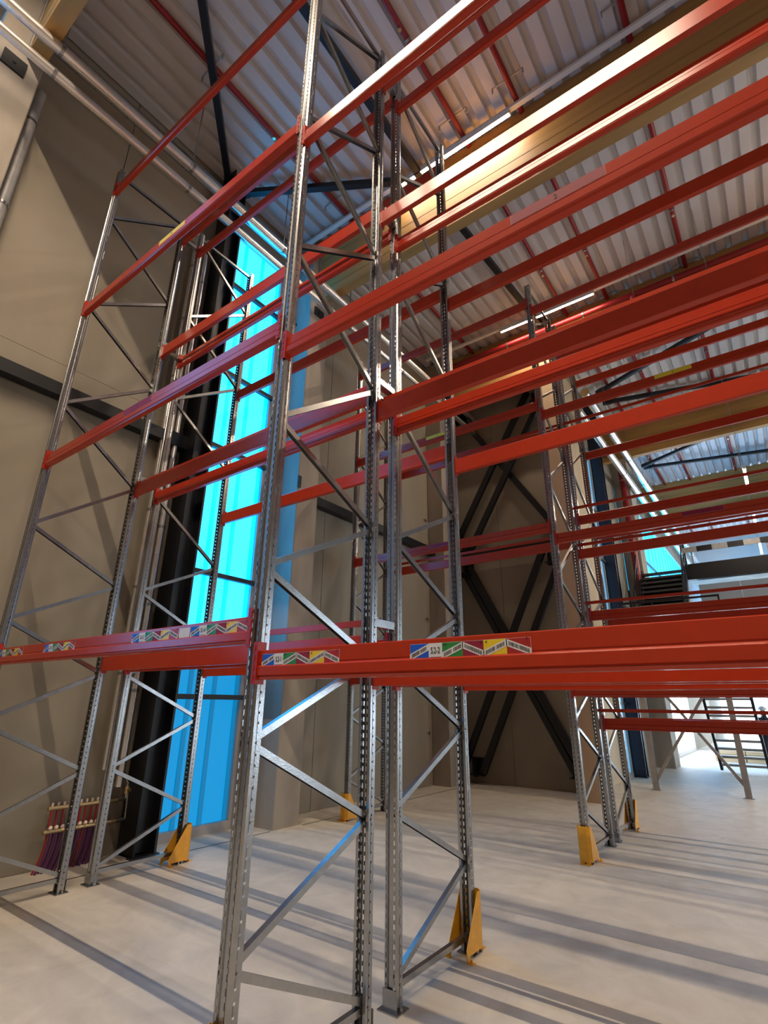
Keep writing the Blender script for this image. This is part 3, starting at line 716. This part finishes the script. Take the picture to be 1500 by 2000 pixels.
stair('upper_stair', -.95, .35, (14.6, 3.0), (17.0, 5.9), 17, 'dark steel upper stair with closely spaced treads at the far right', 'steeldark', True, .22)
# mezzanine
t = thing('mezzanine', 'mezzanine with thick black edge beam and white facade at the far right', 'mezzanine', (.35, 17.0, 0))
q = MB(); q.box((0, 0, 5.52), (12.8, .25, 6.02)); q.build('edge_beam', M['black'], t)
q = MB(); q.box((0, .25, 5.75), (12.8, 9, 5.95)); q.build('slab', M['column'], t)
for k in range(11):
    for z0, z1 in ((3.0, 3.85), (3.86, 4.68), (4.69, 5.5)):
        q = MB(); q.box((.2+k*1.15, .9, z0), (.2+k*1.15+1.14, 1.0, z1)); q.build('facade_panel', M['panelwhite'], t)
for k in range(5):
    q = MB(); q.box((1.9+k*2.4, .95, 0), (2.0+k*2.4, 1.05, 3.0)); q.build('mullion', M['white'], t)
t = thing('striped_barrier', 'black and grey striped barrier bar above the mezzanine edge', 'barrier', (.36, 16.9, 6.38))
for k in range(16):
    q = MB(); q.box((k*.42, 0, 0), (k*.42+.42, .06, .17)); q.build('stripe', M['black' if k % 2 else 'galv_dull'], t)
for k in range(4):
    q = MB(); q.bar((.25+k*2.0, .09, -.36), (.25+k*2.0, .09, .17), .05, .05); q.build('barrier_post', M['galv_dull'], t)
for k, (x, y, z0, z1) in enumerate(((-.93, 14.5, 3.0, 4.9), (.42, 16.95, 5.6, 7.0))):
    t = thing('rail_end_post', ['black rail post at the foot of the upper stair', 'black rail post at the head of the upper stair'][k], 'post', (x, y, z0)); q = MB(); q.bar((0,0,0), (0,0,z1-z0), .05, .05); q.build('post_tube', M['black'], t)
# low timber stack on the far floor
t = thing('timber_stack', 'low stack of pale boards on the far floor behind the lower stair', 'timber stack', (-.2, 20.5, 0))
for k in range(3):
    for j in range(3):
        q = MB(); q.box((j*.9+.01, 0, k*.12), (j*.9+.88, .5, k*.12+.11)); q.build('board', M['plywood'], t)

# ------------------------------------------------------------------ person by the lower stair
def person(x, y, rz):
    t = thing('person', 'distant person in dark clothes and white hard hat standing behind the lower stair', 'person', (x, y, 0)); t.rotation_euler.z = rz
    J = {'pel': (0,0,.95), 'chest': (0,0,1.28), 'neck': (0,0,1.48), 'head': (0,-.01,1.60), 'top': (0,-.01,1.70),
         'hl': (-.1,0,.90), 'kl': (-.11,-.02,.50), 'al': (-.11,.02,.08), 'tl': (-.12,-.13,.04), 'hr': (.1,0,.90), 'kr': (.11,-.05,.50), 'ar': (.12,.0,.08), 'tr': (.13,-.15,.04),
         'sl': (-.19,0,1.42), 'el': (-.25,.03,1.14), 'wl': (-.24,-.10,.92), 'sr': (.19,0,1.42), 'er': (.25,.03,1.14), 'wr': (.24,-.10,.92)}
    R = {'pel': .14, 'chest': .155, 'neck': .055, 'head': .09, 'top': .07, 'hl': .09, 'kl': .065, 'al': .045, 'tl': .035, 'hr': .09, 'kr': .065, 'ar': .045, 'tr': .035,
         'sl': .06, 'el': .045, 'wl': .03, 'sr': .06, 'er': .045, 'wr': .03}
    E_ = [('pel','chest'),('chest','neck'),('neck','head'),('head','top'),('pel','hl'),('hl','kl'),('kl','al'),('al','tl'),('pel','hr'),('hr','kr'),('kr','ar'),('ar','tr'),
          ('chest','sl'),('sl','el'),('el','wl'),('chest','sr'),('sr','er'),('er','wr')]
    for s_, sx in (('l', -1), ('r', 1)):
        w = Vector(J['w'+s_])
        for i in range(5):
            a = f'f{s_}{i}'; J[a] = tuple(w+Vector((sx*(.0)+(.012*(i-2))*.9, -.02-.012*(2-abs(i-2)), -.09-.012*(2-abs(i-2))))); R[a] = .009; E_.append(('w'+s_, a))
    ks = list(J); me = bpy.data.meshes.new('body'); bm = bmesh.new(); ly = bm.verts.layers.skin.verify()
    vv = [bm.verts.new(J[k]) for k in ks]
    for v, k in zip(vv, ks): v[ly].radius = (R[k], R[k])
    vv[0][ly].use_root = True
    for a, b_ in E_: bm.edges.new((vv[ks.index(a)], vv[ks.index(b_)]))
    bm.to_mesh(me); bm.free(); o = obj('body', me)
    o.modifiers.new('s', 'SKIN'); o.modifiers.new('u', 'SUBSURF').levels = 1
    dg = bpy.context.evaluated_depsgraph_get(); me2 = bpy.data.meshes.new_from_object(o.evaluated_get(dg)); bpy.data.objects.remove(o)
    me2.materials.clear(); me2.materials.append(M['cloth']); me2.materials.append(M['skin'])
    for p_ in me2.polygons:
        c = p_.center; p_.material_index = 1 if c.z > 1.49 or (c.z < .93 and abs(c.x) > .2) else 0; p_.use_smooth = True
    obj('body', me2, t)
    bm = bmesh.new(); bmesh.ops.create_uvsphere(bm, u_segments=14, v_segments=8, radius=.115)
    for v in bm.verts: v.co.z = max(v.co.z, -.01)*.95; v.co += Vector((0, -.01, 1.66))
    mh = bpy.data.meshes.new('hard_hat'); bm.to_mesh(mh); bm.free(); mh.materials.append(M['hair']); obj('hard_hat', mh, t)
person(1.52, 18.0, .4)

# things of one kind share a group
GR = {'rack beam': 'orange-red rack beams', 'rack frame': 'galvanised upright frames', 'column guard': 'yellow column guards', 'spacer': 'row spacers between frames',
      'rail': 'thin backstop rails', 'lamp': 'strip lamps', 'trunking': 'lamp trunking lines', 'sprinkler pipe': 'red sprinkler pipes', 'roof beam': 'timber roof beams',
      'roof brace': 'black roof braces', 'wall rail': 'black wall rails', 'duct': 'shiny pipes along the wall head', 'clip': 'clips on the wall joint', 'brace': 'diagonal braces', 'column': 'hall columns'}
for o in bpy.data.objects:
    c = o.get('category')
    if c in GR and not o.get('group'): o['group'] = GR[c]
